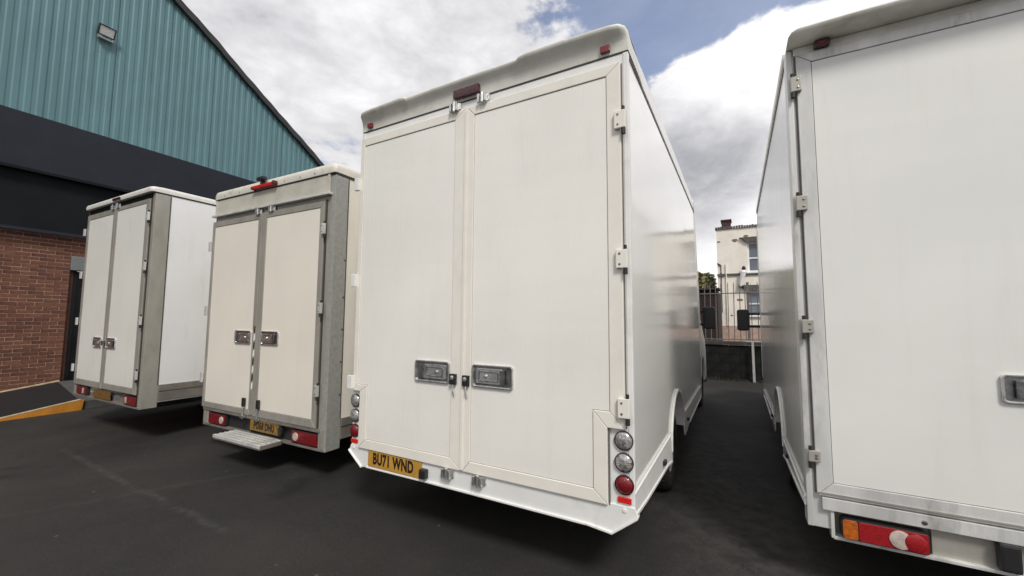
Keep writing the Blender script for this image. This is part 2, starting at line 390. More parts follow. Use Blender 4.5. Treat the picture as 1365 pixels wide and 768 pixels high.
for r_ in range(nrow):
    z = .012+r_*(BH+JT)
    y = DY0-JT*.0
    offs = (.1025+JT) if r_ % 2 else 0
    above = z > DZ1-.01
    if above:
        yy = DY0-12*(BL+JT)+offs*0+(.1125 if r_ % 2 else 0)
        while yy < Y1-.1:
            if 2.30 < yy < 4.5: put(brick_me, yy, z)
            yy += BL+JT
        yy = Y0
        k0 = DY0-12*(BL+JT)+(.1125 if r_ % 2 else 0)
        while k0-(BL+JT) > Y0: k0 -= BL+JT
        while k0 < Y1-.22:
            if not (2.30 < k0 < 4.5): stuff.box(-.05, rnd.uniform(-.003, .001), k0, k0+BL, z, z+BH)
            k0 += BL+JT
    else:
        yy = DY0
        if r_ % 2: put(half_me, DY0-.1025, z); yy = DY0-.1025-JT
        while yy-BL > Y0:
            if yy-BL > 2.30: put(brick_me, yy-BL, z)
            else: stuff.box(-.05, rnd.uniform(-.003, .001), yy-BL, yy, z, z+BH)
            yy -= BL+JT
        yy = DY1+(0 if r_ % 2 else .1125)
        while yy+BL < Y1:
            stuff.box(-.05, rnd.uniform(-.003, .001), yy, yy+BL, z, z+BH); yy += BL+JT
so = stuff.build('brickwork', BRICKM[0], wall_o); so['kind'] = 'stuff'
# doorway
B('shutter_box', SHUTTER, wh, -.20, .012, DY0+.004, DY1, 2.42, DZ1-.004, .012)
B('door_jamb', BRICKM[1], wh, -.3, -.06, DY0-.001, DY0+.07, .0, DZ1-.003)
dm = MB()
for k in range(30): dm.box(-.262, -.25, DY0+.07, DY1, .04+k*.079, .04+k*.079+.072)
dm.box(-.29, -.262, DY0+.07, DY1, 0, 2.42)
dm.build('roller_shutter', DOORDK, wh)
B('guide_rail', DARKIN, wh, -.25, -.17, DY0+.07, DY0+.16, .0, 2.42)
# fascias
B('lower_fascia', BAND2, wh, -.3, .14, Y0, Y1, 3.125, 4.262, .006)
B('drip_edge', BAND, wh, .14, .165, Y0, Y1, 3.10, 3.16)
up_ = B('upper_fascia', BAND, wh, -.3, .262, Y0, Y1, 4.268, 5.365, .006)
B('drip_edge', BAND2, wh, .2635, .28, Y0, Y1, 4.245, 4.30)
# cladding sheets clipped to the barrel roof line
gpts = [(-7, 11.6), (-4.5, 12.3), (-2, 12.45), (0, 11.95), (2, 10.92), (4.95, 9.27), (5.69, 8.84), (6.28, 8.43), (7.01, 7.97), (7.53, 7.64), (8.09, 7.30), (8.56, 7.01), (9.03, 6.70), (11, 5.40), (Y1, 4.2)]
gpts = [(y, z-.06) for y, z in gpts]
def gz(y):
    for (a, za), (b, zb) in zip(gpts, gpts[1:]):
        if a <= y <= b: return za+(zb-za)*(y-a)/(b-a)
    return gpts[-1][1]
pitch = .163
prof = [(0, 0), (.050, 0), (.072, .013), (.141, .013), (.163, 0)]
ribs_per = 6; yy = Y0; k = 0
while yy < Y1-1e-3:
    mb = MB(); off = .215+(.004 if k % 2 else 0); top = []; bot = []
    e = yy
    for r_ in range(ribs_per):
        for a, h in prof[(0 if r_ == 0 else 1):]:
            y = min(e+a, Y1); zt = max(gz(y), 5.4); zb = 5.352
            top.append(mb.bm.verts.new((off+h, y, zt))); bot.append(mb.bm.verts.new((off+h, y, zb)))
        e += pitch
    for i in range(len(top)-1):
        if (top[i].co-top[i+1].co).length > 1e-5: mb._f([bot[i], bot[i+1], top[i+1], top[i]])
    o = mb.build('cladding_sheet', TEAL, wh); k += 1
    sm = o.modifiers.new('thickness', 'SOLIDIFY'); sm.thickness = .003
    yy += ribs_per*pitch+.004
B('backing_wall', DARKIN, wh, -.3, .205, Y0, Y1-.1, 5.36, 5.39)
# roof: corrugated sheets following the curve, overhanging the gable a little
rm = MB(); P = []; y = -7.0
ys = [-7+.25*i for i in range(int((Y1+.3+7)/.25)+1)]
for i, y in enumerate(ys): P.append((y, gz(min(y, Y1))-(max(0, y-Y1)*.68)+.02+(.012 if i % 2 else -.006)))
T = [rm.bm.verts.new((.32, y, z+.05)) for y, z in P]; T2 = [rm.bm.verts.new((-25, y, z+.05)) for y, z in P]
U_ = [rm.bm.verts.new((.32, y, z-.03)) for y, z in P]; U2 = [rm.bm.verts.new((-25, y, z-.03)) for y, z in P]
for i in range(len(P)-1):
    rm._f([T[i], T[i+1], T2[i+1], T2[i]]); rm._f([U_[i], U_[i+1], U2[i+1], U2[i]]); rm._f([T[i], T[i+1], U_[i+1], U_[i]])
rm.build('roof', ROOFDK, wh)
vm = MB()
for i in range(len(P)-1):
    (a, za), (b, zb) = P[i], P[i+1]
    vm.prism([(a, za-.12), (b+.002, zb-.12), (b+.002, zb+.06), (a, za+.06)], .25, .345, 'x')
vm.build('verge_trim', ROOFDK, wh)
B('end_wall', TEAL, wh, -25, -.31, Y1-.2, Y1-.02, 0, 4.5)
# floodlight on the cladding
fl = thing('floodlight', 'small square floodlight with black rim high on the teal cladding', 'floodlight', F5(-12+.25, 3.58, 7.62), A5)
rx = Matrix.Translation((.10, 0, .02)) @ Matrix.Rotation(R(22), 4, 'Y')
MB().box(-.04, 0, -.14, .14, -.11, .11).build('housing', BLACK, fl, .012, xf=rx)
MB().ring(rrect(-.14, .14, -.11, .11, .012), rrect(-.118, .118, -.088, .088, .008), 0, .014, 'x').build('rim', BLACK, fl, xf=rx)
MB().box(.001, .006, -.118, .118, -.088, .088).build('glass', mat('flood_glass', (.62, .62, .60), .2, vs=20, var=.15), fl, xf=rx)
MB().box(-.0, .07, -.12, -.10, -.13, -.02).box(0, .07, .10, .12, -.13, -.02).box(0, .09, -.12, .12, -.16, -.13).build('bracket', mat('bracket_grey', (.22, .25, .25), .5), fl)

# ramp and landing by the doorway
rp = thing('loading_ramp', 'low black ramp with orange side plate leading to the brick doorway', 'ramp', F5(-12, 0), A5)
def slab(mb, c):                      # c: eight points, bottom four then top four
    v = [mb.bm.verts.new(p) for p in c]
    for f in ((0,3,2,1),(4,5,6,7),(0,1,5,4),(1,2,6,5),(2,3,7,6),(3,0,4,7)): mb._f([v[i] for i in f])
a0, a1, b0, b1 = (3.10, 1.90), (3.10, 2.80), (.06, 2.55), (.06, 3.40)
mb = MB(); slab(mb, [(*a0, .0), (*a1, .0), (*b1, .0), (*b0, .0), (*a0, .012), (*a1, .14), (*b1, .14), (*b0, .012)])
mb.build('deck', MAT_BK, rp)
MB().prism([(1.86, .0), (2.82, .0), (2.84, .155), (2.78, .158), (1.86, .015)], 3.104, 3.13, 'x').build('side_plate', ORANGE, rp, .003)
mb = MB(); slab(mb, [(3.08, 1.88, .016), (3.08, 2.80, .158), (3.132, 2.80, .158), (3.132, 1.88, .016), (3.08, 1.88, .028), (3.08, 2.80, .170), (3.132, 2.80, .170), (3.132, 1.88, .028)])
mb.build('edge_strip', YEDGE, rp)
mb = MB(); slab(mb, [(.05, 2.5, .012), (.05, 3.42, .142), (.09, 3.42, .142), (.09, 2.5, .012), (.05, 2.5, .034), (.05, 3.42, .165), (.09, 3.42, .165), (.09, 2.5, .034)])
mb.build('edge_strip', YEDGE, rp)
ln = MB().prism([(.02, 3.41), (3.10, 2.81), (3.10, 6.0), (.02, 6.0)], 0, .136, 'z').build('landing', CONC, None, .006)
ln.location = F5(-12, 0); ln.rotation_euler = (0, 0, A5); ln['kind'] = 'structure'

# ------------------------------------------------------------------ shared van pieces (x right, y forward, z up; rear face at y=0)
def handle(door, x0, x1, z0, z1, y, flip):
    """flush stainless paddle handle: rim, dark tray, paddle"""
    r = .018
    h = MB().ring(rrect(x0, x1, z0, z1, r), rrect(x0+.014, x1-.014, z0+.014, z1-.014, r*.6), y-.012, y).build('handle', CHROME_D, door, .003)
    return h
def handle_full(parent, x0, x1, z0, z1, y, flip):
    r = min(.02, (z1-z0)*.15); wdt = x1-x0; m_ = MB()
    m_.ring(rrect(x0, x1, z0, z1, r), rrect(x0+.011, x1-.011, z0+.011, z1-.011, r*.6), y-.013, y)
    h = m_.build('handle_rim', CHROME, parent, .003)
    MB().prism(rrect(x0+.009, x1-.009, z0+.009, z1-.009, r*.6), y-.003, y-.0005).build('handle_tray', CHROME_D, parent)
    # paddle body: plate, raised centre, hooked lever at the outer end
    px0, px1 = (x0+wdt*.10, x0+wdt*.74) if not flip else (x1-wdt*.74, x1-wdt*.10)
    hz = (z1-z0)
    MB().prism(rrect(px0, px1, z0+hz*.17, z1-hz*.17, r*.6), y-.010, y-.003).build('handle_paddle', CHROME, parent, .002)
    cx0, cx1 = px0+(px1-px0)*.12, px1-(px1-px0)*.12
    mm = MB().ring(rrect(cx0, cx1, z0+hz*.28, z1-hz*.28, .008), rrect(cx0+.006, cx1-.006, z0+hz*.28+.006, z1-hz*.28-.006, .004), y-.0145, y-.010)
    lx = px1-.004 if not flip else px0+.004; s_ = 1 if not flip else -1
    mm.box(lx-s_*.004, lx+s_*.028, y-.021, y-.012, z0+hz*.20, z1-hz*.20)
    mm.build('handle_lever', CHROME_D, parent, .002)
    cx = (cx0+cx1)/2
    MB().lathe((cx-s_*.02, y-.0145, (z0+z1)/2), (0, -1, 0), [(.011, -.004), (.011, .002), (.006, .004), (0, .004)], 14).build('lock_barrel', CHROME, parent, smooth=True)
def latch(parent, x, z, y):
    mb = MB().box(x-.024, x+.024, y-.022, y, z-.034, z+.034)
    mb.build('padlock_body', BLACK, parent, .004)
    MB().lathe((x, y-.022, z+.010), (0, -1, 0), [(.015, 0), (.015, .006), (.009, .008), (0, .008)], 14).tube([(x, y-.012, z-.03), (x+.003, y-.016, z-.075), (x+.012, y-.012, z-.098)], .005).build('padlock_pin', CHROME, parent, smooth=True)
def catch(parent, x, z, y, name='lock_bar_catch'):
    mb = MB().box(x-.05, x+.05, y-.010, y, z-.022, z+.022)
    mb.box(x-.034, x-.018, y-.034, y-.008, z-.030, z+.026); mb.box(x+.018, x+.034, y-.034, y-.008, z-.030, z+.026)
    mb.cyl((x, y-.022, z-.034), (x, y-.022, z+.032), .012, 12)
    mb.build(name, CHROME, parent, .002)
def hinge(parent, x, z0, z1, y, m_=None, s_=1, wd=.06):
    m_ = m_ or WHITE
    h = MB().box(x-wd/2, x+wd/2, y-.022, y, z0, z1).build('hinge', m_, parent, .004)
    for zz in (z0+.022, z1-.022): MB().lathe((x-s_*wd*.15, y-.022, zz), (0, -1, 0), [(.0065, 0), (.006, .003), (0, .0045)], 8).build('hinge_bolt', CHROME_D, parent)
    MB().cyl((x+s_*wd*.32, y-.012, z0-.034), (x+s_*wd*.32, y-.012, z0-.001), .012, 10).cyl((x+s_*wd*.32, y-.012, z1+.001), (x+s_*wd*.32, y-.012, z1+.022), .009, 10).build('hinge_pin', DARKIN, parent, smooth=True)
def round_lamp(van, x, z, y, m_, name, label=None):
    o = MB().lathe((x, y, z), (0, -1, 0), [(.046, 0), (.046, .010), (.040, .018), (.024, .025), (0, .027)], 28).build(name, m_, van, smooth=True)
    MB().lathe((x, y, z), (0, -1, 0), [(.0495, -.001), (.0495, .012), (.0465, .013), (.0455, .006), (.0455, -.001)], 28).build('lamp_rim', BLACK, o, smooth=True)
    # moulded facets on the lens
    mb = MB()
    if name != 'indicator_lamp':
        for ring_, n in ((.012, 5), (.026, 11), (.037, 16)):
            for k in range(n):
                a = 2*math.pi*k/n+ring_*50; hh = .0265-ring_*ring_*9
                mb.lathe((x+ring_*math.cos(a), y-hh+.004, z+ring_*math.sin(a)), (0, -1, 0), [(.0048, 0), (.003, .003), (0, .004)], 6)
    else:
        for k in range(-4, 5):
            zz = k*.0085; L = math.sqrt(max(0, .036**2-zz**2)); mb.box(x-L, x+L, y-.026+zz*zz*8, y-.012, z+zz-.0015, z+zz+.0015)
    mb.build('lens_facets', REDL if m_ is REDL else (WHTL if name == 'indicator_lamp' else CHROME_D), o)
    return o
def wheel(van, x, y, outer, r=.335):
    s_ = 1 if x > 0 else -1
    t = MB().lathe((x-s_*.225, y, r), (s_, 0, 0), [(.2, 0), (r*.93, .0), (r*.985, .02), (r, .05), (r, .175), (r*.985, .205), (r*.93, .225), (r*.68, .222), (r*.62, .20), (.2, .19)], 36)
    for k in range(40):
        a = 2*math.pi*k/40
        t.cyl((x-s_*.20, y+math.cos(a)*(r-.001), r+math.sin(a)*(r-.001)), (x-s_*.03, y+math.cos(a)*(r-.001), r+math.sin(a)*(r-.001)), .006, 5)
    w_ = t.build('wheel', RUBBER, van, smooth=True)
    rm_ = MB().lathe((x-s_*.225, y, r), (s_, 0, 0), [(r*.63, .02), (r*.63, .20), (r*.58, .205), (r*.50, .15), (.09, .12), (.07, .17), (0, .175)], 28)
    for k in range(5):
        a = 2*math.pi*k/5; rm_.cyl((x-s_*.10, y+math.cos(a)*.055, r+math.sin(a)*.055), (x-s_*.04, y+math.cos(a)*.055, r+math.sin(a)*.055), .012, 6)
    rm_.build('rim', CHROME_D, w_, smooth=True)

def arch_profile(yc, zc, r, z0, n=14):
    """points going from +y side of arch to -y side (along the bottom edge, towards the rear)"""
    pts = []
    a0 = math.asin(max(-1, min(1, (z0-zc)/r)))
    for k in range(n+1):
        a = a0+(math.pi-2*a0)*k/n; pts.append((yc+r*math.cos(a), zc+r*math.sin(a)))
    return pts
def side_skirt(van, s_, hw, ztop, m_, arch):
    yc, zc, r = arch
    x0, x1 = s_*(hw+.001), s_*(hw+.010)
    rear = [(.0, .452), (.0, ztop), (yc-r-.06, ztop), (yc-r-.0, zc), (yc-r+.01, .352), (yc-r-.03, .352), (yc-r-.25, .385), (.30, .425)]
    MB().prism(rear, x0, x1, 'x').build('side_skirt', m_, van, .004)
    front = [(yc+r+.01, .375), (yc+r+.0, zc), (yc+r+.03, ztop), (4.0, ztop), (4.0, .415), (yc+r+.45, .385), (yc+r+.20, .350), (yc+r+.09, .342), (yc+r+.04, .350)]
    MB().prism(front, x0, x1, 'x').build('side_skirt', m_, van, .004)
    for ya, yb in ((.0, yc-r-.06), (yc+r+.06, 4.0)): B('skirt_moulding', WHITE, van, x1-s_*.004, x1+s_*.006, ya, yb, ztop-.008, ztop+.004, .002)
    for ya, yb, za, zb in ((.0, .30, .452, .425), (.30, yc-r-.25, .425, .385), (yc-r-.25, yc-r-.03, .385, .352), (yc+r+.45, 4.0, .385, .415)): MB().prism([(ya, za), (yb, zb), (yb, zb+.014), (ya, za+.014)], x1, x1+s_*.006, 'x').build('skirt_lip', WHITE, van)
    B('side_marker_lamp', BLACK, van, x1, x1+s_*.02, .84, .90, .455, .485, .004); B('side_marker_lamp', BLACK, van, x1, x1+s_*.02, 2.3, 2.36, .455, .485, .004)
    n = 18; o_, i_ = [], []
    for k in range(n+1):
        a = math.pi*k/n-.0; o_.append((yc+(r+.022)*math.cos(a), zc+(r+.022)*math.sin(a))); i_.append((yc+r*math.cos(a), zc+r*math.sin(a)))
    mb = MB()
    for k in range(n): mb.prism([o_[k], o_[k+1], i_[k+1], i_[k]], x0, x1+s_*.006, 'x')
    bmesh.ops.remove_doubles(mb.bm, verts=mb.bm.verts, dist=.0005)
    mb.build('wheel_arch_trim', m_, van)
def box_body(van, hw, prof_top, ztop, arch, m_, z0=.45, name='box_body', y0=.03):
    yc, zc, r = arch
    pts = [(y0, z0), (y0, ztop)]+prof_top+arch_profile(yc, zc, r, z0)
    o = MB().prism(pts, -hw, hw, 'x').build(name, m_, van, .006)
    return o
def cab(van, y, m_=None, hw=.98):
    m_ = m_ or WHITE
    pr = [(y, .40), (y, 1.55), (y+.1, 2.15), (y+.5, 2.2), (y+1.25, 1.45), (y+2.0, 1.12), (y+2.15, .8), (y+2.15, .42), (y+1.95, .36)]+arch_profile(y+1.45, .42, .40, .38)
    c = MB().prism(pr, -hw, hw, 'x').build('cab', m_, van, .04, seg=3)
    for s_ in (-1, 1):
        MB().prism([(y+.25, 1.40), (y+.3, 2.02), (y+.55, 2.04), (y+1.12, 1.45)], s_*(hw-.01), s_*(hw+.006), 'x').build('side_window', GLASS, van, .01)
        MB().prism([(y+.12, .55), (y+.12, 1.35), (y+1.15, 1.35), (y+1.15, .95), (y+1.0, .55)], s_*(hw+.0005), s_*(hw+.010), 'x').build('cab_door', m_, van, .006)
        B('headlight', WHTL, van, s_*.62, s_*.93, y+1.98, y+2.17, .75, .98, .03)
    mb = MB(); v = [mb.bm.verts.new(p) for p in ((-.88, y+.58, 2.15), (.88, y+.58, 2.15), (.88, y+1.27, 1.47), (-.88, y+1.27, 1.47))]; mb._f(v)
    o = mb.build('windscreen', GLASS, van); o.modifiers.new('thickness', 'SOLIDIFY').thickness = .02
    B('front_bumper', BLACK, van, -hw, hw, y+2.12, y+2.24, .32, .62, .03)
def mirror(van, s_, x, y, z):
    h = MB().prism(rrect(min(s_*(x), s_*(x+.17)), max(s_*(x), s_*(x+.17)), z-.17, z+.17, .035), y-.02, y+.11).build('door_mirror', BLACK, van, .018)
    MB().prism(rrect(min(s_*(x+.015), s_*(x+.155)), max(s_*(x+.015), s_*(x+.155)), z-.15, z+.15, .025), y-.024, y-.0205).build('mirror_glass', mat('mirror_glass', (.012, .013, .015), .3), h)
    MB().cyl((s_*.97, y+.05, z+.10), (s_*(x+.05), y+.05, z+.10), .022, 10).cyl((s_*.97, y+.05, z-.10), (s_*(x+.05), y+.05, z-.10), .022, 10).build('mirror_arm', BLACK, h, smooth=True)
def underside(van, hw, rear=.25):
    mb = MB().box(-.46, -.38, rear, 4.4, .30, .448).box(.38, .46, rear, 4.4, .30, .448)
    for yy in (.6, 1.3, 2.4, 3.4): mb.box(-.9, .9, yy, yy+.07, .38, .447)
    mb.build('chassis_rails', DARKIN, van)
    MB().cyl((-.9, 1.68, .33), (.9, 1.68, .33), .05, 12).lathe((0, 1.68, .33), (1, 0, 0), [(.05, -.14), (.13, -.08), (.14, 0), (.13, .08), (.05, .14)], 16).build('rear_axle', DARKIN, van, smooth=True)
    for s_ in (-1, 1):
        wheel(van, s_*(hw-.045), 1.70, True)

def strips(door, polys, m_, y0, y1, name='frame_strip'):
    for p in polys: MB().prism(p, y0, y1, shrink=.0007).build(name, m_, door, .0035)
ROOF3 = [(3.62, 3.06), (3.80, 2.93), (3.92, 2.50), (4.08, 1.95), (4.22, 1.35), (4.26, .95), (4.20, .45)]
ARCH = (1.70, .43, .40)

# ================================================================== van 3: white, nearest, BU71
v3 = thing('box_van', 'white low-floor box van in the middle with yellow rear plate and stacked round lamps', 'box van',
           (-.28884, 2.66624, 0), R(-29.2555), 'box vans parked in a row')
box_body(v3, 1.05, ROOF3[1:], 2.95, ARCH, W_SIDE)
# rear frame plate
rf = MB().prism([(-1.058, .452), (-1.058, 2.944), (1.058, 2.944), (1.058, .452), (.9, .40), (-.9, .40)], 0, .029).build('rear_frame', WHITE, v3, .004)
# lower lip that wraps under the doors
MB().prism([(-1.075, .457), (-1.06, .50), (1.06, .50), (1.078, .452), (.945, .352), (.83, .350), (.80, .366), (.2, .366), (-.30, .368), (-.86, .362), (-.935, .350)], -.010, -.0005).build('rear_valance', WHITE, v3, .004)
mb = MB()
for a, b in (((.945, .352), (1.075, .452)), ((.80, .3655), (.945, .3505)), ((-.935, .3505), (-1.075, .455)), ((-.88, .362), (-.30, .366)), ((-.30, .366), (.80, .364))):
    mb.prism([(a[0], a[1]-.004), (b[0], b[1]-.004), (b[0], b[1]+.008), (a[0], a[1]+.008)] if True else None, -.022, .03)
mb.build('valance_lip', WHITE, v3, .003)
CORE = CORE3
# right-hand door
dR = MB().prism([(-.012, .492), (.926, .492), (.926, .885), (1.02, .885), (1.02, 2.883), (-.012, 2.883)], -.014, -.001, shrink=.005).build('rear_door', CORE, v3, .002)
MB().prism([(.047, .56), (.848, .56), (.848, .97), (.941, .97), (.941, 2.82), (.047, 2.82)], -.019, -.0135, shrink=.0022).build('door_panel', W_PANEL, dR, .0015)
strips(dR, [[(-.012, .492), (.047, .56), (.047, 2.82), (-.012, 2.883)], [(-.012, 2.883), (.047, 2.82), (.941, 2.82), (1.02, 2.883)],
            [(1.02, 2.883), (.941, 2.82), (.941, .97), (1.02, .885)], [(1.02, .885), (.941, .97), (.848, .97), (.926, .885)],
            [(.926, .885), (.848, .97), (.848, .56), (.926, .492)], [(.926, .492), (.848, .56), (.047, .56), (-.012, .492)]], CREAM, -.025, -.0008)
dL = MB().prism([(-1.045, 2.883), (-.018, 2.883), (-.018, .492), (-.968, .492), (-.968, .905), (-1.045, .905)], -.014, -.001, shrink=.005).build('rear_door', CORE, v3, .002)
MB().prism([(-.112, .56), (-.112, 2.82), (-1.0, 2.82), (-1.0, .955), (-.89, .955), (-.89, .56)], -.019, -.0135, shrink=.0022).build('door_panel', W_PANEL, dL, .0015)
strips(dL, [[(-.018, .492), (-.112, .56), (-.112, 2.82), (-.018, 2.883)], [(-.018, 2.883), (-.112, 2.82), (-1.0, 2.82), (-1.045, 2.883)],
            [(-1.045, 2.883), (-1.0, 2.82), (-1.0, .955), (-1.045, .905)], [(-1.045, .905), (-1.0, .955), (-.89, .955), (-.968, .905)],
            [(-.968, .905), (-.89, .955), (-.89, .56), (-.968, .492)], [(-.968, .492), (-.89, .56), (-.112, .56), (-.018, .492)]], CREAM, -.025, -.0008)
B('cover_bead', CREAM, dR, -.028, -.004, -.032, -.0255, .50, 2.86, .003)
for z in (2.493, 1.727, .948):
    hinge(dR, 1.018, z, z+.10, -.0255, CREAM)
    B('hinge', WHITE, dL, -1.088, -1.04, -.046, -.02, z-.03, z+.07, .004)
handle_full(dR, .06, .357, 1.027, 1.169, -.0195, False)
handle_full(dL, -.419, -.121, 1.027, 1.171, -.0195, True)
latch(dL, -.083, 1.063, -.026); latch(dR, .018, 1.060, -.026)
catch(v3, -.128, .460, -.012); catch(v3, .115, .460, -.012)
catch(dL, -.112, 2.905, -.020); catch(dR, .118, 2.912, -.020)
B('door_seal', SEAL, v3, 1.0215, 1.0255, -.006, 0, .89, 2.883); B('door_seal', SEAL, v3, .928, .934, -.012, -.002, .49, .885)
B('door_seal', SEAL, v3, -1.052, -1.046, -.004, 0, .91, 2.883)
# lamps
for s_, xs in ((1, 1.008), (-1, -1.028)):
    yl = -.0005
    round_lamp(v3, xs, .827, yl, CLRL, 'reversing_lamp'); round_lamp(v3, xs, .716, yl, CLRL, 'indicator_lamp'); round_lamp(v3, xs, .604, yl, REDL, 'stop_lamp')
    B('reflector', REDF, v3, xs-.035, xs+.035, yl-.010, yl-.0, .512, .541, .003)
    MB().lathe((xs, -.010, .478), (0, -1, 0), [(.011, 0), (.011, .004), (.004, .006), (0, .004)], 12).build('blanking_plug', WHITE, v3, smooth=True)
# plate
pl = B('number_plate', PLATE, v3, -.862, -.347, -.019, -.011, .376, .4885, .003)
text_mesh('BU71 WND', .108, 'plate_lettering', INK, pl, (-.615, -.0195, .434), .68, .0042)
B('plate_light', BLACK, v3, -.347, -.292, -.05, -.011, .392, .452, .008)
# roof cap, moulded, with two dented joints
def cap3():
    sts = [(-1.062, .0, -.030), (-1.05, .6, -.012), (-1.02, .9, -.003), (-.97, 1, 0), (-.60, 1, .008), (-.566, 1, .006), (-.55, .84, -.003), (-.535, .80, .003), (-.30, .80, .006), (.10, .80, .006), (.35, .80, .001), (.375, .84, -.003), (.40, 1.0, .006), (.45, 1.05, .009),
           (.70, 1.05, .009), (.72, 1.0, .005), (.74, 1.03, .007), (.97, 1.0, .0), (1.02, .9, -.004), (1.05, .6, -.014), (1.062, .0, -.035)]
    P0 = [(-.0, 2.951), (-.003, 2.975), (-.010, 3.0), (-.018, 3.022), (-.036, 3.042), (-.054, 3.058), (-.066, 3.073), (-.064, 3.085), (-.050, 3.092), (-.02, 3.095), (.15, 3.10), (.45, 3.10)]
    mb = MB(); rows = []
    for x, k, dz in sts:
        rows.append([mb.bm.verts.new((x, y*k+(0 if y > 0 else 0)-(.004 if k == 0 else 0), z+dz*((z-2.951)/.14))) for y, z in P0])
    for a, b in zip(rows, rows[1:]):
        for i in range(len(P0)-1): mb._f([a[i], a[i+1], b[i+1], b[i]])
    for r_ in (rows[0], rows[-1]):
        b0 = mb.bm.verts.new((r_[0].co.x, .45, 2.951)); mb._f(r_+[b0])
    return mb.build('roof_cap', GRP, v3, smooth=True)
cap3()
MB().prism([(.44, 2.951), (.44, 3.10), (3.5, 3.09), (3.64, 3.04), (3.80, 2.932), (3.80, 2.951)][:5]+[(3.78, 2.951)], -1.045, 1.045, 'x').build('roof', GRP, v3, .02, seg=3)
B('roof_seam', SEAM, v3, -1.056, 1.056, -.004, .03, 2.943, 2.952)
for s_ in (-1, 1):
    B('roof_rail', WHITE, v3, s_*1.045, s_*1.056, .002, 3.66, 2.953, 3.06, .004)
    B('side_seam', SEAM, v3, s_*1.048, s_*1.0525, .03, 3.76, 2.932, 2.937)
    MB().prism([(3.64, 3.07), (3.83, 2.94), (3.95, 2.50), (4.11, 1.95), (4.25, 1.35), (4.29, .95), (4.25, .95), (4.21, 1.35), (4.07, 1.95), (3.91, 2.50), (3.79, 2.92), (3.60, 3.03)], s_*1.03, s_*1.06, 'x').build('front_edge_trim', WHITE, v3, .005)
    B('corner_trim', WHITE, v3, s_*1.030, s_*1.0605, -.004, .028, .46, 2.943, .006)
    side_skirt(v3, s_, 1.05, .57, WHITE, ARCH)
for x0, x1, z0, z1, n_ in ((.907, .963, 2.972, 3.012, 0), (-.992, -.940, 2.972, 3.008, 0)):
    B('marker_lamp', REDL, v3, x0, x1, -.023, -.003, z0-.004, z1-.006, .004)
bl = B('high_stop_lamp', REDD, v3, -.128, .083, -.036, -.004, 2.970, 3.028, .006)
for x in (-.08, .03): B('lamp_lens', REDD, bl, x-.025, x+.03, -.0375, -.0355, 2.988, 3.012, .002)

underside(v3, 1.05); cab(v3, 4.15)
wheel(v3, .95, 5.6, True); wheel(v3, -.95, 5.6, True)
mirror(v3, 1, 1.06, 4.78, 1.50); mirror(v3, -1, 1.06, 4.78, 1.50)

# ================================================================== van 4: right, grey aluminium frame
v4 = thing('box_van', 'pale box van at the right edge with aluminium door frame and long tail lamp', 'box van',
           (2.55286, 1.78727, 0), R(-28.965), 'box vans parked in a row')
ROOF4 = [(4.15, 3.06), (4.34, 2.85), (4.34, 1.0), (4.25, .45)]
box_body(v4, 1.06, ROOF4, 3.06, ARCH, W_SIDE)
MB().prism([(-1.064, .350), (-1.064, 3.05), (1.064, 3.05), (1.064, .35), (.96, .35), (.96, .46), (-.96, .46), (-.96, .35)], 0, .029).build('rear_frame', ALU_W, v4, .003)
def alu_door(van, x0, x1, zb, zt, ix0, ix1, izb, izt, sm, pm, hinge_mat):
    d_ = MB().box(x0+.005, x1-.005, -.0105, -.001, zb+.005, zt-.005).build('rear_door', SEAM, van, .002)
    MB().box(ix0+.002, ix1-.002, -.0155, -.0100, izb+.002, izt-.002).build('door_panel', pm, d_, .0012)
    strips(d_, [[(x0, zb), (ix0, izb), (ix0, izt), (x0, zt)], [(x0, zt), (ix0, izt), (ix1, izt), (x1, zt)], [(x1, zt), (ix1, izt), (ix1, izb), (x1, zb)], [(x1, zb), (ix1, izb), (ix0, izb), (x0, zb)]], sm, -.021, -.0008)
    return d_
d4 = alu_door(v4, -1.021, -.012, .522, 3.005, -.948, -.075, .595, 2.946, ALU_W, W_PANEL4, None)
d4b = alu_door(v4, .012, 1.021, .522, 3.005, .075, .948, .595, 2.946, ALU_W, W_PANEL4, None)
MB().box(-1.02, 1.02, -.026, -.021, .535, .542).build('door_rib', ALU, v4)
for z0, z1 in ((2.77, 2.875), (2.07, 2.17), (1.38, 1.47), (.69, .765)):
    hinge(d4, -1.026, z0+.008, z1-.008, -.0215, ALU, -1, .052); hinge(d4b, 1.026, z0+.008, z1-.008, -.0215, ALU, 1, .052)
B('door_seal', SEAL, v4, -1.029, -1.0225, -.008, 0, .53, 3.0); B('door_seal', SEAL, v4, 1.0225, 1.034, -.008, 0, .53, 3.0)
handle_full(d4b, .04, .30, 1.08, 1.215, -.0160, False); handle_full(d4, -.305, -.045, 1.08, 1.215, -.0160, True)
for s_ in (-1, 1):
    B('corner_post', ALU_W, v4, s_*1.038, s_*1.0665, -.010, .10, .352, 3.045, .004)
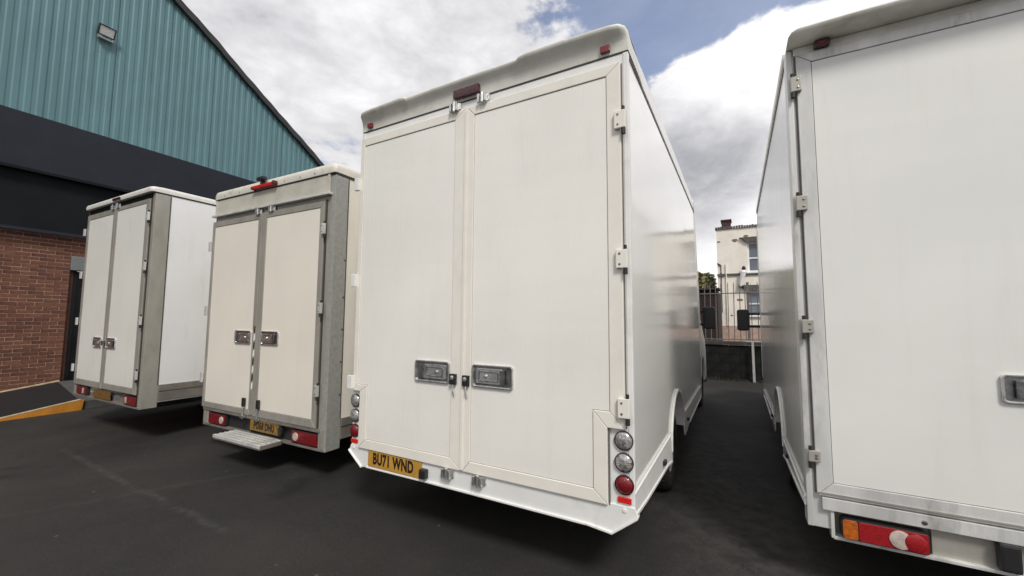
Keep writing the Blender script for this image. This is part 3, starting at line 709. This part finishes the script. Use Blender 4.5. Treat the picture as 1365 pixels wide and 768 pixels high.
# lower recess and lamps
B('lower_rail', ALU_W, v4, -1.0, 1.0, -.022, -.001, .452, .515, .003)
B('rear_bumper_panel', ALU_D, v4, -.957, .957, .035, .05, .312, .452)
B('bumper_plate', ALU, v4, -.57, .57, .012, .034, .318, .452, .002)
B('bumper_lip', ALU_W, v4, -.957, .957, -.012, .034, .306, .322, .003)
B('corner_fold', ALU_W, v4, -.966, -.950, -.012, .05, .312, .452, .002); B('corner_fold', ALU_W, v4, .950, .966, -.012, .05, .312, .452, .002)
for s_ in (-1, 1):
    lp = MB().prism(rrect(min(s_*.585, s_*.925), max(s_*.585, s_*.925), .326, .430, .022), -.030, .03).build('rear_lamp', BLACK, v4, .006)
    def seg(a, b, m_, nm, y=-.034, r=.012, z0=.331, z1=.425):
        MB().prism(rrect(min(s_*a, s_*b), max(s_*a, s_*b), z0, z1, r), y, -.028).build(nm, m_, lp, .004)
    seg(.858, .920, AMBL, 'amber_lens'); seg(.592, .856, REDR, 'red_lens')
    MB().lathe((s_*.695, -.034, .378), (0, -1, 0), [(.044, 0), (.043, .004), (.03, .007), (0, .008)], 28).build('white_lens', WHTL, lp, smooth=True)
    MB().lathe((s_*.640, -.036, .378), (0, -1, 0), [(.043, 0), (.042, .006), (.03, .010), (0, .012)], 28).build('round_red_lens', REDR, lp, smooth=True)
MB().lathe((-.60, -.022, .478), (0, -1, 0), [(.011, 0), (.011, .003), (.006, .005), (0, .003)], 12).build('bolt', CHROME_D, v4, smooth=True)
B('plate_light', BLACK, v4, -.358, -.285, -.035, .012, .326, .452, .014)
# rear roof cap with deep soffit
def cap4(van, hw, zs, depth, lip, m_):
    pr = [(.45, zs), (.03, zs), (-depth+.012, zs+.004), (-depth, zs+.012), (-depth-.004, zs+.030), (-depth+.012, zs+lip), (-depth+.06, zs+lip+.012), (.05, zs+lip+.02), (.45, zs+lip+.02)]
    mb = MB(); rows = []
    for x, k, dz in ((-hw-.004, .86, -.040), (-hw+.012, .95, -.014), (-hw+.04, 1, -.002), (-hw+.2, 1, 0), (hw-.2, 1, 0), (hw-.04, 1, -.002), (hw-.012, .95, -.014), (hw+.004, .86, -.04)):
        rows.append([mb.bm.verts.new((x, y*(k if y < 0 else 1), z+dz*(z-zs)/lip)) for y, z in pr])
    for a, b in zip(rows, rows[1:]):
        for i in range(len(pr)): mb._f([a[i], a[(i+1) % len(pr)], b[(i+1) % len(pr)], b[i]])
    mb._f(rows[0]); mb._f(rows[-1])
    return mb.build('roof_cap', m_, van, smooth=True)
cap4(v4, 1.06, 3.052, .15, .045, GRP)
B('header_panel', GRP, v4, -1.03, 1.03, -.014, -.001, 3.006, 3.05, .003)
MB().prism([(.44, 3.062), (.44, 3.13), (4.0, 3.12), (4.12, 3.062)], -1.05, 1.05, 'x').build('roof', GRP, v4, .02, seg=3)
for s_ in (-1, 1):
    B('side_seam', SEAM, v4, s_*1.058, s_*1.0635, .10, 4.16, 3.028, 3.036)
    B('roof_rail', GRP, v4, s_*1.05, s_*1.072, .10, 4.14, 3.050, 3.10, .006)
    side_skirt(v4, s_, 1.06, .50, W_SIDE, ARCH)
    B('front_edge_trim', WHITE, v4, s_*1.05, s_*1.066, 4.32, 4.352, 1.0, 2.84, .004)
    m4 = MB().prism(rrect(min(s_*.86, s_*.935), max(s_*.86, s_*.935), 3.008, 3.048, .010), -.050, -.014).build('marker_lamp', REDD, v4, .006)
    B('lamp_lens', REDL, m4, s_*.88, s_*.915, -.0525, -.0500, 3.020, 3.037, .002)
underside(v4, 1.06); cab(v4, 4.25)
wheel(v4, .95, 5.7, True); wheel(v4, -.95, 5.7, True)
mirror(v4, -1, 1.20, 4.72, 1.47); mirror(v4, 1, 1.20, 4.72, 1.47)

# ================================================================== van 2: second from left, step and red light bar
v2 = thing('box_van', 'cream box van with rear step, red light bar and camera on its roof edge', 'box van', (-2.53488, 4.17904, 0), R(-27.9976), 'box vans parked in a row')
CX2 = -.055      # doors sit a little left of the body centre
ARCH2 = (1.60, .42, .40)
def old_body(van, hw, zt, side_m, strip_m, strip_w, zb, zr, hb=.45):
    box_body(van, hw-.004, [(4.2, zt), (4.3, zt-.1), (4.3, .6), (4.25, .45)], zt, ARCH2, side_m, z0=hb)
    for s_ in (-1, 1):
        B('corner_post', strip_m, van, s_*(hw-.06), s_*hw, -.004, strip_w, zb, zt-.003, .004)
        if s_ > 0: B('post_seam', SEAM, van, s_*(hw+.0005), s_*(hw+.003), strip_w-.012, strip_w-.004, zr, zt-.01)
        B('side_rail', ALU_D, van, s_*(hw-.02), s_*(hw+.012), strip_w+.002, 4.2, zr-.075, zr, .004)
        B('side_rail', ALU_D, van, s_*(hw-.02), s_*(hw+.004), strip_w+.002, 4.2, zr-.19, zr-.079, .004)
old_body(v2, 1.005, 2.80, CREAM_PANEL, GALV, .15, .262, .53)
MB().prism([(-1.05, .455), (-1.05, 2.80), (.95, 2.80), (.95, .455)], 0, .029).build('rear_frame', ALU, v2, .003)
B('header_panel', HEADER, v2, -1.03, .93, -.012, -.0005, 2.625, 2.805, .003)
B('gutter_bar', ALU_W, v2, -1.06, .965, -.045, -.002, 2.606, 2.628, .004)
B('header_post', HEADER, v2, .905, .935, -.018, -.001, 2.63, 2.82, .003); B('header_post', HEADER, v2, -1.04, -1.012, -.018, -.001, 2.63, 2.82, .003)
d2L = alu_door(v2, -1.066, -.118, .458, 2.557, -1.02, -.170, .515, 2.494, ALU, CREAM_PANEL, None)
d2R = alu_door(v2, -.112, .880, .458, 2.557, -.022, .820, .530, 2.497, ALU, CREAM_PANEL, None)
B('meeting_strip', ALU, d2R, -.128, -.094, -.030, -.0215, .47, 2.55, .003)
# chevron flashes on the meeting strip
for k in range(8):
    z = 1.36-k*.082
    MB().prism([(-.122, z), (-.100, z+.012), (-.100, z-.052), (-.122, z-.064)], -.0315, -.0301).build('tape_mark', INK if k % 2 == 0 else UPVC, d2R)
B('door_seal', SEAM, v2, .884, .900, -.010, 0, .46, 2.57)
for z in (2.235, 1.495, .745):
    hinge(d2R, .893, z, z+.10, -.0215, ALU_W, 1, .045)
    B('hinge', ALU_W, d2L, -1.092, -1.05, -.045, -.028, z-.02, z+.09, .004)
handle_full(d2L, -.480, -.190, 1.180, 1.318, -.0160, True); handle_full(d2R, -.012, .276, 1.180, 1.318, -.0160, False)
catch(d2L, -.17, 2.575, -.010); catch(d2R, .06, 2.582, -.010)
for x, d_ in ((-.235, d2L), (.015, d2R)):
    MB().box(x-.020, x+.020, -.044, -.0215, .54, .63).build('latch_grip', BLACK, d_, .006)
    MB().cyl((x, -.04, .42), (x, -.04, .545), .007, 8).box(x-.03, x+.03, -.048, -.028, .43, .455).build('latch_rod', CHROME, d_, smooth=False)
B('bumper_panel', DARKIN, v2, -1.04, .93, .03, .05, .28, .455)
B('bumper_lip', ALU_D, v2, -1.04, .985, -.010, .05, .262, .284, .003)
B('bumper_end', ALU, v2, -1.045, -.96, -.006, .05, .285, .455, .003); B('bumper_end', ALU, v2, .905, .985, -.006, .03, .285, .455, .003)
B('lower_rail', ALU_D, v2, -1.04, .93, -.016, -.001, .425, .457, .003)
for x0, x1, s_ in ((-.915, -.60, 1), (.545, .900, -1)):
    lp = B('rear_lamp', BLACK, v2, x0-.01, x1+.01, -.006, .03, .292, .408, .01)
    B('red_lens', REDL, lp, x0, x1, -.018, -.006, .298, .402, .01)
    xc = x1-.055 if s_ > 0 else x0+.060
    MB().lathe((xc, -.018, .35), (0, -1, 0), [(.038, 0), (.036, .005), (0, .007)], 24).build('white_lens', WHTL, lp, smooth=True)
p2 = B('number_plate', PLATE_D, v2, -.135, .335, -.012, -.004, .318, .425, .003)
B('plate_backing', DARKIN, v2, -.16, .36, -.004, .03, .31, .44)
text_mesh('PO68 DHU', .10, 'plate_lettering', INK, p2, (.10, -.0125, .371), .68, .004)
B('plate_light', BLACK, v2, .345, .40, -.03, .0, .335, .40, .008)
st_ = B('rear_step', ALU_D, v2, -.375, .405, -.225, -.015, .245, .284, .006)
mb = MB()
for i in range(16): mb.box(-.360+i*.0495, -.360+i*.0495+.013, -.220, -.022, .284, .290)
for j in range(5): mb.box(-.372, .402, -.218+j*.046, -.218+j*.046+.010, .284, .2915)
mb.build('step_tread', ALU_W, st_)
B('step_edge', ALU_W, st_, -.378, .408, -.230, -.222, .262, .292, .002)
B('step_bracket', DARKIN, v2, -.30, -.24, -.02, .4, .22, .26); B('step_bracket', DARKIN, v2, .26, .32, -.02, .4, .22, .26)
def cap_round(van, x0, x1, z0, z1, m_, ov=.02, cr=.07):
    pr = [(.0-ov, z0), (-ov-.006, z0+(z1-z0)*.45), (-ov+.004, z0+(z1-z0)*.78), (-ov+.03, z1-.008), (.08, z1), (4.15, z1), (4.3, z0)]
    mb = MB(); rows = []
    for i, (x, k) in enumerate(((x0-.012, 0), (x0-.008, .5), (x0+.01, .86), (x0+.04, 1), (x1-.06, 1), (x1-.025, .90), (x1+.004, .62), (x1+.012, .3), (x1+.014, 0))):
        rows.append([mb.bm.verts.new((x, y+(.02*(1-k) if y < 0 else 0), z0+(z-z0)*(.35+.65*k))) for y, z in pr])
    for a, b in zip(rows, rows[1:]):
        for i in range(len(pr)): mb._f([a[i], a[(i+1) % len(pr)], b[(i+1) % len(pr)], b[i]])
    mb._f(rows[0]); mb._f(rows[-1])
    return mb.build('roof_cap', m_, van, smooth=True)
CAP2 = mat('cap_cream', (.66, .63, .56), .45, vs=6, var=.08, dirt=GRIME, dirt_amt=.5, dirt_scale=6)
cap_round(v2, -1.055, 1.0, 2.818, 2.928, CAP2)
B('roof_seam', SEAM, v2, -1.055, 1.008, -.020, .0, 2.809, 2.817); B('roof_seam', SEAM, v2, 1.003, 1.010, .0, 4.1, 2.800, 2.810)
for x in (-.85, -.55, .25, .50, .72): MB().lathe((x, -.024, 2.845), (0, -1, 0), [(.006, 0), (.005, .004), (0, .005)], 8).build('rivet', ALU_D, v2)
for z in (.75, 1.05, 1.35, 1.65, 2.0): MB().lathe((1.005, .125, z), (1, 0, 0), [(.008, 0), (.007, .005), (0, .006)], 8).build('rivet', SEAM, v2)
lb = MB().box(-.27, .13, -.06, -.016, 2.822, 2.855).build('light_bar', mat('red_bar', (.55, .015, .012), .3, vs=20, var=.2), v2, .008)
B('bar_end', REDD, lb, .10, .135, -.065, -.012, 2.825, 2.862, .006); B('bar_end', REDD, lb, -.275, -.25, -.065, -.012, 2.818, 2.848, .006)
cmr = MB().cyl((-.10, -.05, 2.86), (-.10, -.03, 2.90), .018, 10).build('camera_mount', BLACK, lb, smooth=True)
B('rear_camera', BLACK, cmr, -.155, -.03, -.08, -.03, 2.89, 2.932, .014)
underside(v2, 1.0); cab(v2, 4.35, CREAM_PANEL); wheel(v2, .95, 5.8, True); wheel(v2, -.95, 5.8, True); mirror(v2, 1, 1.0, 4.85, 1.5); mirror(v2, -1, 1.1, 4.85, 1.5)

# ================================================================== van 1: far left
v1 = thing('box_van', 'white box van nearest the brick wall with its dark recessed door header', 'box van', (-5.12339, 5.20329, 0), R(-27.909), 'box vans parked in a row')
old_body(v1, .995, 2.93, W_SIDE1, ALU, .155, .394, .655)
MB().prism([(-.975, .545), (-.975, 2.93), (.935, 2.93), (.935, .545)], 0, .029).build('rear_frame', ALU, v1, .003)
B('header_recess', BAND2, v1, -.965, .925, -.006, .0, 2.868, 2.94)
d1L = alu_door(v1, -.968, -.052, .545, 2.868, -.900, -.118, .617, 2.800, ALU, PANEL1, None)
d1R = alu_door(v1, -.046, .905, .552, 2.872, .006, .812, .620, 2.822, ALU, PANEL1, None)
B('door_seal', SEAM, v1, .908, .926, -.010, 0, .55, 2.88)
for z in (2.60, 2.00, 1.36, .73):
    hinge(d1R, .915, z, z+.10, -.0215, ALU_W, 1, .045)
    B('hinge', ALU_W, d1L, -1.015, -.96, -.045, -.028, z-.02, z+.08, .004)
for d_, x0, x1, fl_ in ((d1L, -.415, -.160, True), (d1R, -.012, .262, False)):
    handle_full(d_, x0, x1, 1.055, 1.188, -.0160, fl_)
B('handle_latch', CHROME_D, d1R, -.085, -.02, -.05, -.03, 1.09, 1.15, .004)
catch(d1L, -.12, 2.885, -.010); catch(d1R, .02, 2.892, -.010)
B('bumper_panel', ALU_D, v1, -.97, .985, .03, .05, .40, .545)
B('bumper_lip', ALU_D, v1, -.97, .985, -.008, .05, .392, .412, .003)
B('bumper_end', ALU, v1, .925, .985, -.005, .03, .41, .548, .003)
for x0, x1 in ((-.86, -.55), (.60, .90)):
    lp = B('rear_lamp', BLACK, v1, x0-.008, x1+.008, -.004, .03, .418, .528, .008)
    B('red_lens', REDL, lp, x0, x1, -.016, -.004, .424, .522, .008)
    B('white_lens', WHTL, lp, (x0+.20 if x0 < 0 else x0+.03), (x0+.25 if x0 < 0 else x0+.08), -.019, -.016, .44, .508, .004)
B('number_plate', PLATE_M, v1, -.30, .20, -.014, -.004, .42, .525, .003)
CAP1 = mat('cap_white', (.66, .65, .61), .42, vs=6, var=.08, dirt=GRIME, dirt_amt=.4, dirt_scale=6)
cap_round(v1, -.985, .99, 2.944, 3.022, CAP1, ov=.045)
B('roof_seam', SEAM, v1, .993, 1.0, .0, 4.1, 2.934, 2.943)
B('marker_lamp', REDD, v1, -.07, .15, -.062, -.048, 2.955, 2.985, .006)
underside(v1, 1.0); cab(v1, 4.35); wheel(v1, .95, 5.8, True); wheel(v1, -.95, 5.8, True); mirror(v1, 1, .93, 4.85, 1.5); mirror(v1, -1, 1.1, 4.85, 1.5)

# ------------------------------------------------------------------ far end of the yard (frame of van 3)
A3 = R(-29.2555)
def F3(u, v, z=0): return (u*math.cos(A3)-v*math.sin(A3), u*math.sin(A3)+v*math.cos(A3), z)
yw = thing('yard_wall', 'low black painted block wall with dark coping at the back of the yard', 'wall', F3(0, 11.5), A3)
MB().box(-9, 9, .02, .20, 0, .82).build('wall_core', BLOCK, yw)
bk = [MB().box(0, .436, -.0008*i, .03, 0, .211).build('block', BLOCK, yw, .004) for i in range(4)]
first = set()
for r_ in range(4):
    x = -6.2+(.22 if r_ % 2 else 0); z = r_*.215+.004
    while x < 6:
        o = rnd.choice(bk)
        if o.name in first: share(o, yw, (x, 0, z)).rotation_euler = (0, 0, rnd.uniform(-.002, .002))
        else: first.add(o.name); o.location = (x, 0, z)
        x += .44
cs = MB().box(0, .895, -.04, .26, .868, .950).build('coping_stone', COPE, yw, .006); cs.location = (-8.9, 0, 0)
for k in range(1, 20): share(cs, yw, (-8.9+.9*k, 0, rnd.uniform(-.002, .002)))
fn = thing('railing_fence', 'iron railings with vertical bars standing on the low black wall', 'railings', F3(0, 11.6), A3)
B('bottom_rail', RAILP, fn, -9, 9, -.02, .02, .985, 1.01); B('top_rail', RAILP, fn, -9, 9, -.015, .015, 2.14, 2.165)
bar = MB().cyl((0, 0, .95), (0, 0, 2.36), .0115, 6).cyl((0, 0, 2.36), (0, 0, 2.43), .0115, 6, .001).build('railing_bar', RAILP, fn); bar.location = (-6.5, 0, 0)
for k in range(1, 100):
    o = share(bar, fn, (-6.5+.13*k, 0, rnd.uniform(-.04, .03))); o.rotation_euler = (0, rnd.uniform(-.008, .008), 0)
pst = MB().box(-.03, .03, -.03, .03, .95, 2.42).build('fence_post', RAILP, fn, .004); pst.location = (.19, .03, 0)
for x in (-5.8, -2.8, 3.2, 6.2): share(pst, fn, (x, .03, 0))
pp = MB().box(-.026, .026, -.012, .012, 0, .98).box(-.14, .30, -.014, .010, .955, .985).build('upright_pipe', PALEP, None, .004)
pp.location = F3(.255, 11.36); pp.rotation_euler = (0, R(-.3), A3)
tag(pp, 'pale narrow upright strip leaning against the black yard wall', 'post')
# weeds along the foot of the wall
mb = MB()
for k in range(1500):
    u = rnd.uniform(-4, 4); v = 11.44-abs(rnd.gauss(0, .07)); h = rnd.uniform(.01, .07); a = rnd.uniform(0, 6.28); dx, dy = math.cos(a)*.012, math.sin(a)*.012
    p = Vector(F3(u, v, .002)); mb.quad([p+Vector((-dx, -dy, 0)), p+Vector((dx, dy, 0)), p+Vector((dx*1.5, dy*1.5+.01, h)), p+Vector((-dx*.5, -dy, h*.8))])
wd = mb.build('weeds', mat('dry_weeds', (.035, .031, .022), .8, vs=20, var=.4)); wd['kind'] = 'stuff'; wd['label'] = 'dry weeds and litter along the foot of the black wall'

# house beyond
hs = thing('rendered_house', 'cream rendered flat-fronted house with stained wall and white sash windows', 'house', F3(0, 24), A3)
HX0, HX1 = -.95, 9.0
wins = [(.46, 1.46, 3.98, 5.50), (.34, 1.54, 1.75, 3.02), (4.2, 5.2, 3.98, 5.5), (4.2, 5.3, 1.75, 3.02)]
# facade built in strips round the openings
fx = sorted({HX0, HX1, *[w_[0] for w_ in wins], *[w_[1] for w_ in wins]}); fz = sorted({0.0, 1.2, 6.30, *[w_[2] for w_ in wins], *[w_[3] for w_ in wins]})
mb = MB()
for a, b in zip(fx, fx[1:]):
    for c, d_ in zip(fz, fz[1:]):
        cx, cz = (a+b)/2, (c+d_)/2
        if any(w_[0] < cx < w_[1] and w_[2] < cz < w_[3] for w_ in wins): continue
        mb.box(a, b, 0, .25, c, d_)
bmesh.ops.remove_doubles(mb.bm, verts=mb.bm.verts, dist=.001)
mb.build('front_wall', RENDER_, hs)
MB().box(HX0, HX0+.25, .251, 9, 0, 6.3).box(HX1-.25, HX1, .251, 9, 0, 6.3).box(HX0+.251, HX1-.251, 8.75, 9, 0, 6.3).build('side_wall', RENDER_, hs)
B('roof', ROOFDK, hs, HX0+.1, HX1-.1, .1, 8.9, 6.05, 6.2)
B('plinth', PINK, hs, HX0-.01, HX1, -.03, -.002, 0, 1.22)
B('string_course', SILL, hs, HX0-.02, HX1, -.07, -.001, 3.82, 3.93)
mb = MB(); x = HX0-.05
while x < HX1: mb.box(x, x+.105, -.06+rnd.uniform(-.012, .012), .28, 6.302, 6.40+rnd.uniform(0, .05)); x += .12
mb.build('parapet_coping', SILL, hs)
ch = MB().box(-.70, -.26, .5, 1.2, 6.2, 6.85).build('chimney', CHIM, hs); B('chimney_cap', CHIM, ch, -.74, -.22, .46, 1.24, 6.85, 6.93)
for i, (x0, x1, z0, z1) in enumerate(wins):
    wf = MB().box(x0, x0+.07, .08, .16, z0, z1).box(x1-.07, x1, .08, .16, z0, z1).box(x0+.07, x1-.07, .08, .16, z0, z0+.07).box(x0+.07, x1-.07, .08, .16, z1-.07, z1).build('window', UPVC, hs)
    zm = z0+(z1-z0)*.47
    B('glazing_bar', UPVC, wf, x0+.07, x1-.07, .07, .15, zm-.035, zm+.035); B('glazing_bar', UPVC, wf, (x0+x1)/2-.03, (x0+x1)/2+.03, .085, .15, z0+.07, z1-.07)
    B('pane', WGLASS, wf, x0+.06, x1-.06, .11, .12, zm, z1-.06); B('pane', WGLASS, wf, x0+.06, x1-.06, .11, .12, z0+.06, zm)
    B('window_sill', UPVC, hs, x0-.08, x1+.08, -.10, .08, z0-.08, z0-.002)
    MB().prism([(x0-.35, z1+.28), (x1+.35, z1+.28), (x1+.10, z1+.005), (x0-.02, z1+.005)], -.12, -.001).build('window_hood', SILL, hs)
# patches where the render has blown
for x, z, r_ in ((-.10, 5.68, .17), (.42, 5.85, .12), (-.86, 5.65, .10), (.02, 2.55, .16), (-.35, 1.75, .08), (-.80, 3.95, .07)):
    pts = [(x+r_*rnd.uniform(.6, 1.15)*math.cos(a*.7), z+r_*.55*rnd.uniform(.6, 1.15)*math.sin(a*.7)) for a in range(9)]
    MB().prism(pts, -.006, -.001).build('render_patch', mat('blown_render', (.20, .15, .11), .9, vs=14, var=.5), hs)
MB().tube([(-.55, -.05, 1.2), (-.55, -.05, 4.45)], .03, 8).build('downpipe', RENDER_, hs)
MB().tube([(-.95, -.04, 4.5), (-.78, -.04, 4.38)], .04, 6).tube([(-.78, -.04, 4.38), (-.78, -.04, 1.9)], .02, 6).build('service_cable', DARKIN, hs)
# white tapered fitting with a dark tip on the wall
ft = thing('wall_fitting', 'slim white tapered fitting with dark tip on the house string course', 'wall fitting', F3(.26, 23.85, 3.55), A3)
MB().cyl((-.18, 0, -.30), (-.02, -.02, .42), .07, 10, .14).cyl((-.02, -.02, .42), (0, -.02, .52), .14, 10, .08).build('body', UPVC, ft, smooth=True)
MB().lathe((.0, -.03, .62), (0, 0, 1), [(0, -.14), (.09, -.06), (.10, .0), (.06, .08), (0, .12)], 10).build('tip', DARKIN, ft, smooth=True)
MB().box(-.26, .02, -.05, .05, -.36, -.30).build('foot_bracket', DARKIN, ft)
# dark shed behind the railings
sh = thing('timber_shed', 'dark reddish boarded shed behind the railings left of the house', 'shed', F3(0, 16), A3)
B('shed_wall', SHED, sh, -5.5, -.66, .02, 3, 0, 2.55)
pk = MB().box(0, .115, -.004, .02, .02, 2.55).build('board', SHED, sh); pk.location = (-2.5, 0, 0)
for k in range(1, 15): share(pk, sh, (-2.5+k*.122, 0, 0))
MB().prism([(-.15, 2.56), (3.2, 2.70), (3.2, 2.76), (-.15, 2.62)], -5.6, -.60, 'x').build('shed_roof', ROOFDK, sh)
# tree
tr = thing('leafy_tree', 'olive green bushy tree showing over the railings left of the cream house', 'tree', F3(-2.6, 21.0), A3)
MB().tube([(0, 0, 0), (.1, 0, 1.2)], .14, 8).tube([(.1, 0, 1.2), (-.5, .2, 2.6)], .08, 6).tube([(.1, 0, 1.2), (.7, -.1, 2.6)], .08, 6).tube([(.1, 0, 1.2), (.2, .3, 3.0)], .07, 6).build('trunk', BARK, tr)
for i in range(3):
    mb = MB()
    cl = [(rnd.uniform(-2.3, 1.35), rnd.uniform(-1.2, 1.2), rnd.uniform(1.9, 3.7), rnd.uniform(.3, .6)) for _ in range(30)]
    for cx, cy, cz, cr in cl:
        cz = min(cz, 3.85-.07*cx*cx-cr)
        for k in range(330):
            v = Vector((rnd.gauss(0, 1), rnd.gauss(0, 1), rnd.gauss(0, 1))).normalized()*cr*rnd.uniform(.55, 1.1)
            p = Vector((cx, cy, cz))+v; s_ = rnd.uniform(.06, .12); a = Vector((rnd.gauss(0, 1), rnd.gauss(0, 1), rnd.gauss(0, 1))).normalized()
            b = a.orthogonal().normalized(); c_ = a.cross(b)
            mb.quad([p-b*s_, p+c_*s_*.5, p+b*s_, p-c_*s_*.5])
    mb.build('crown', LEAFM[i], tr)
print('bricks', nb)
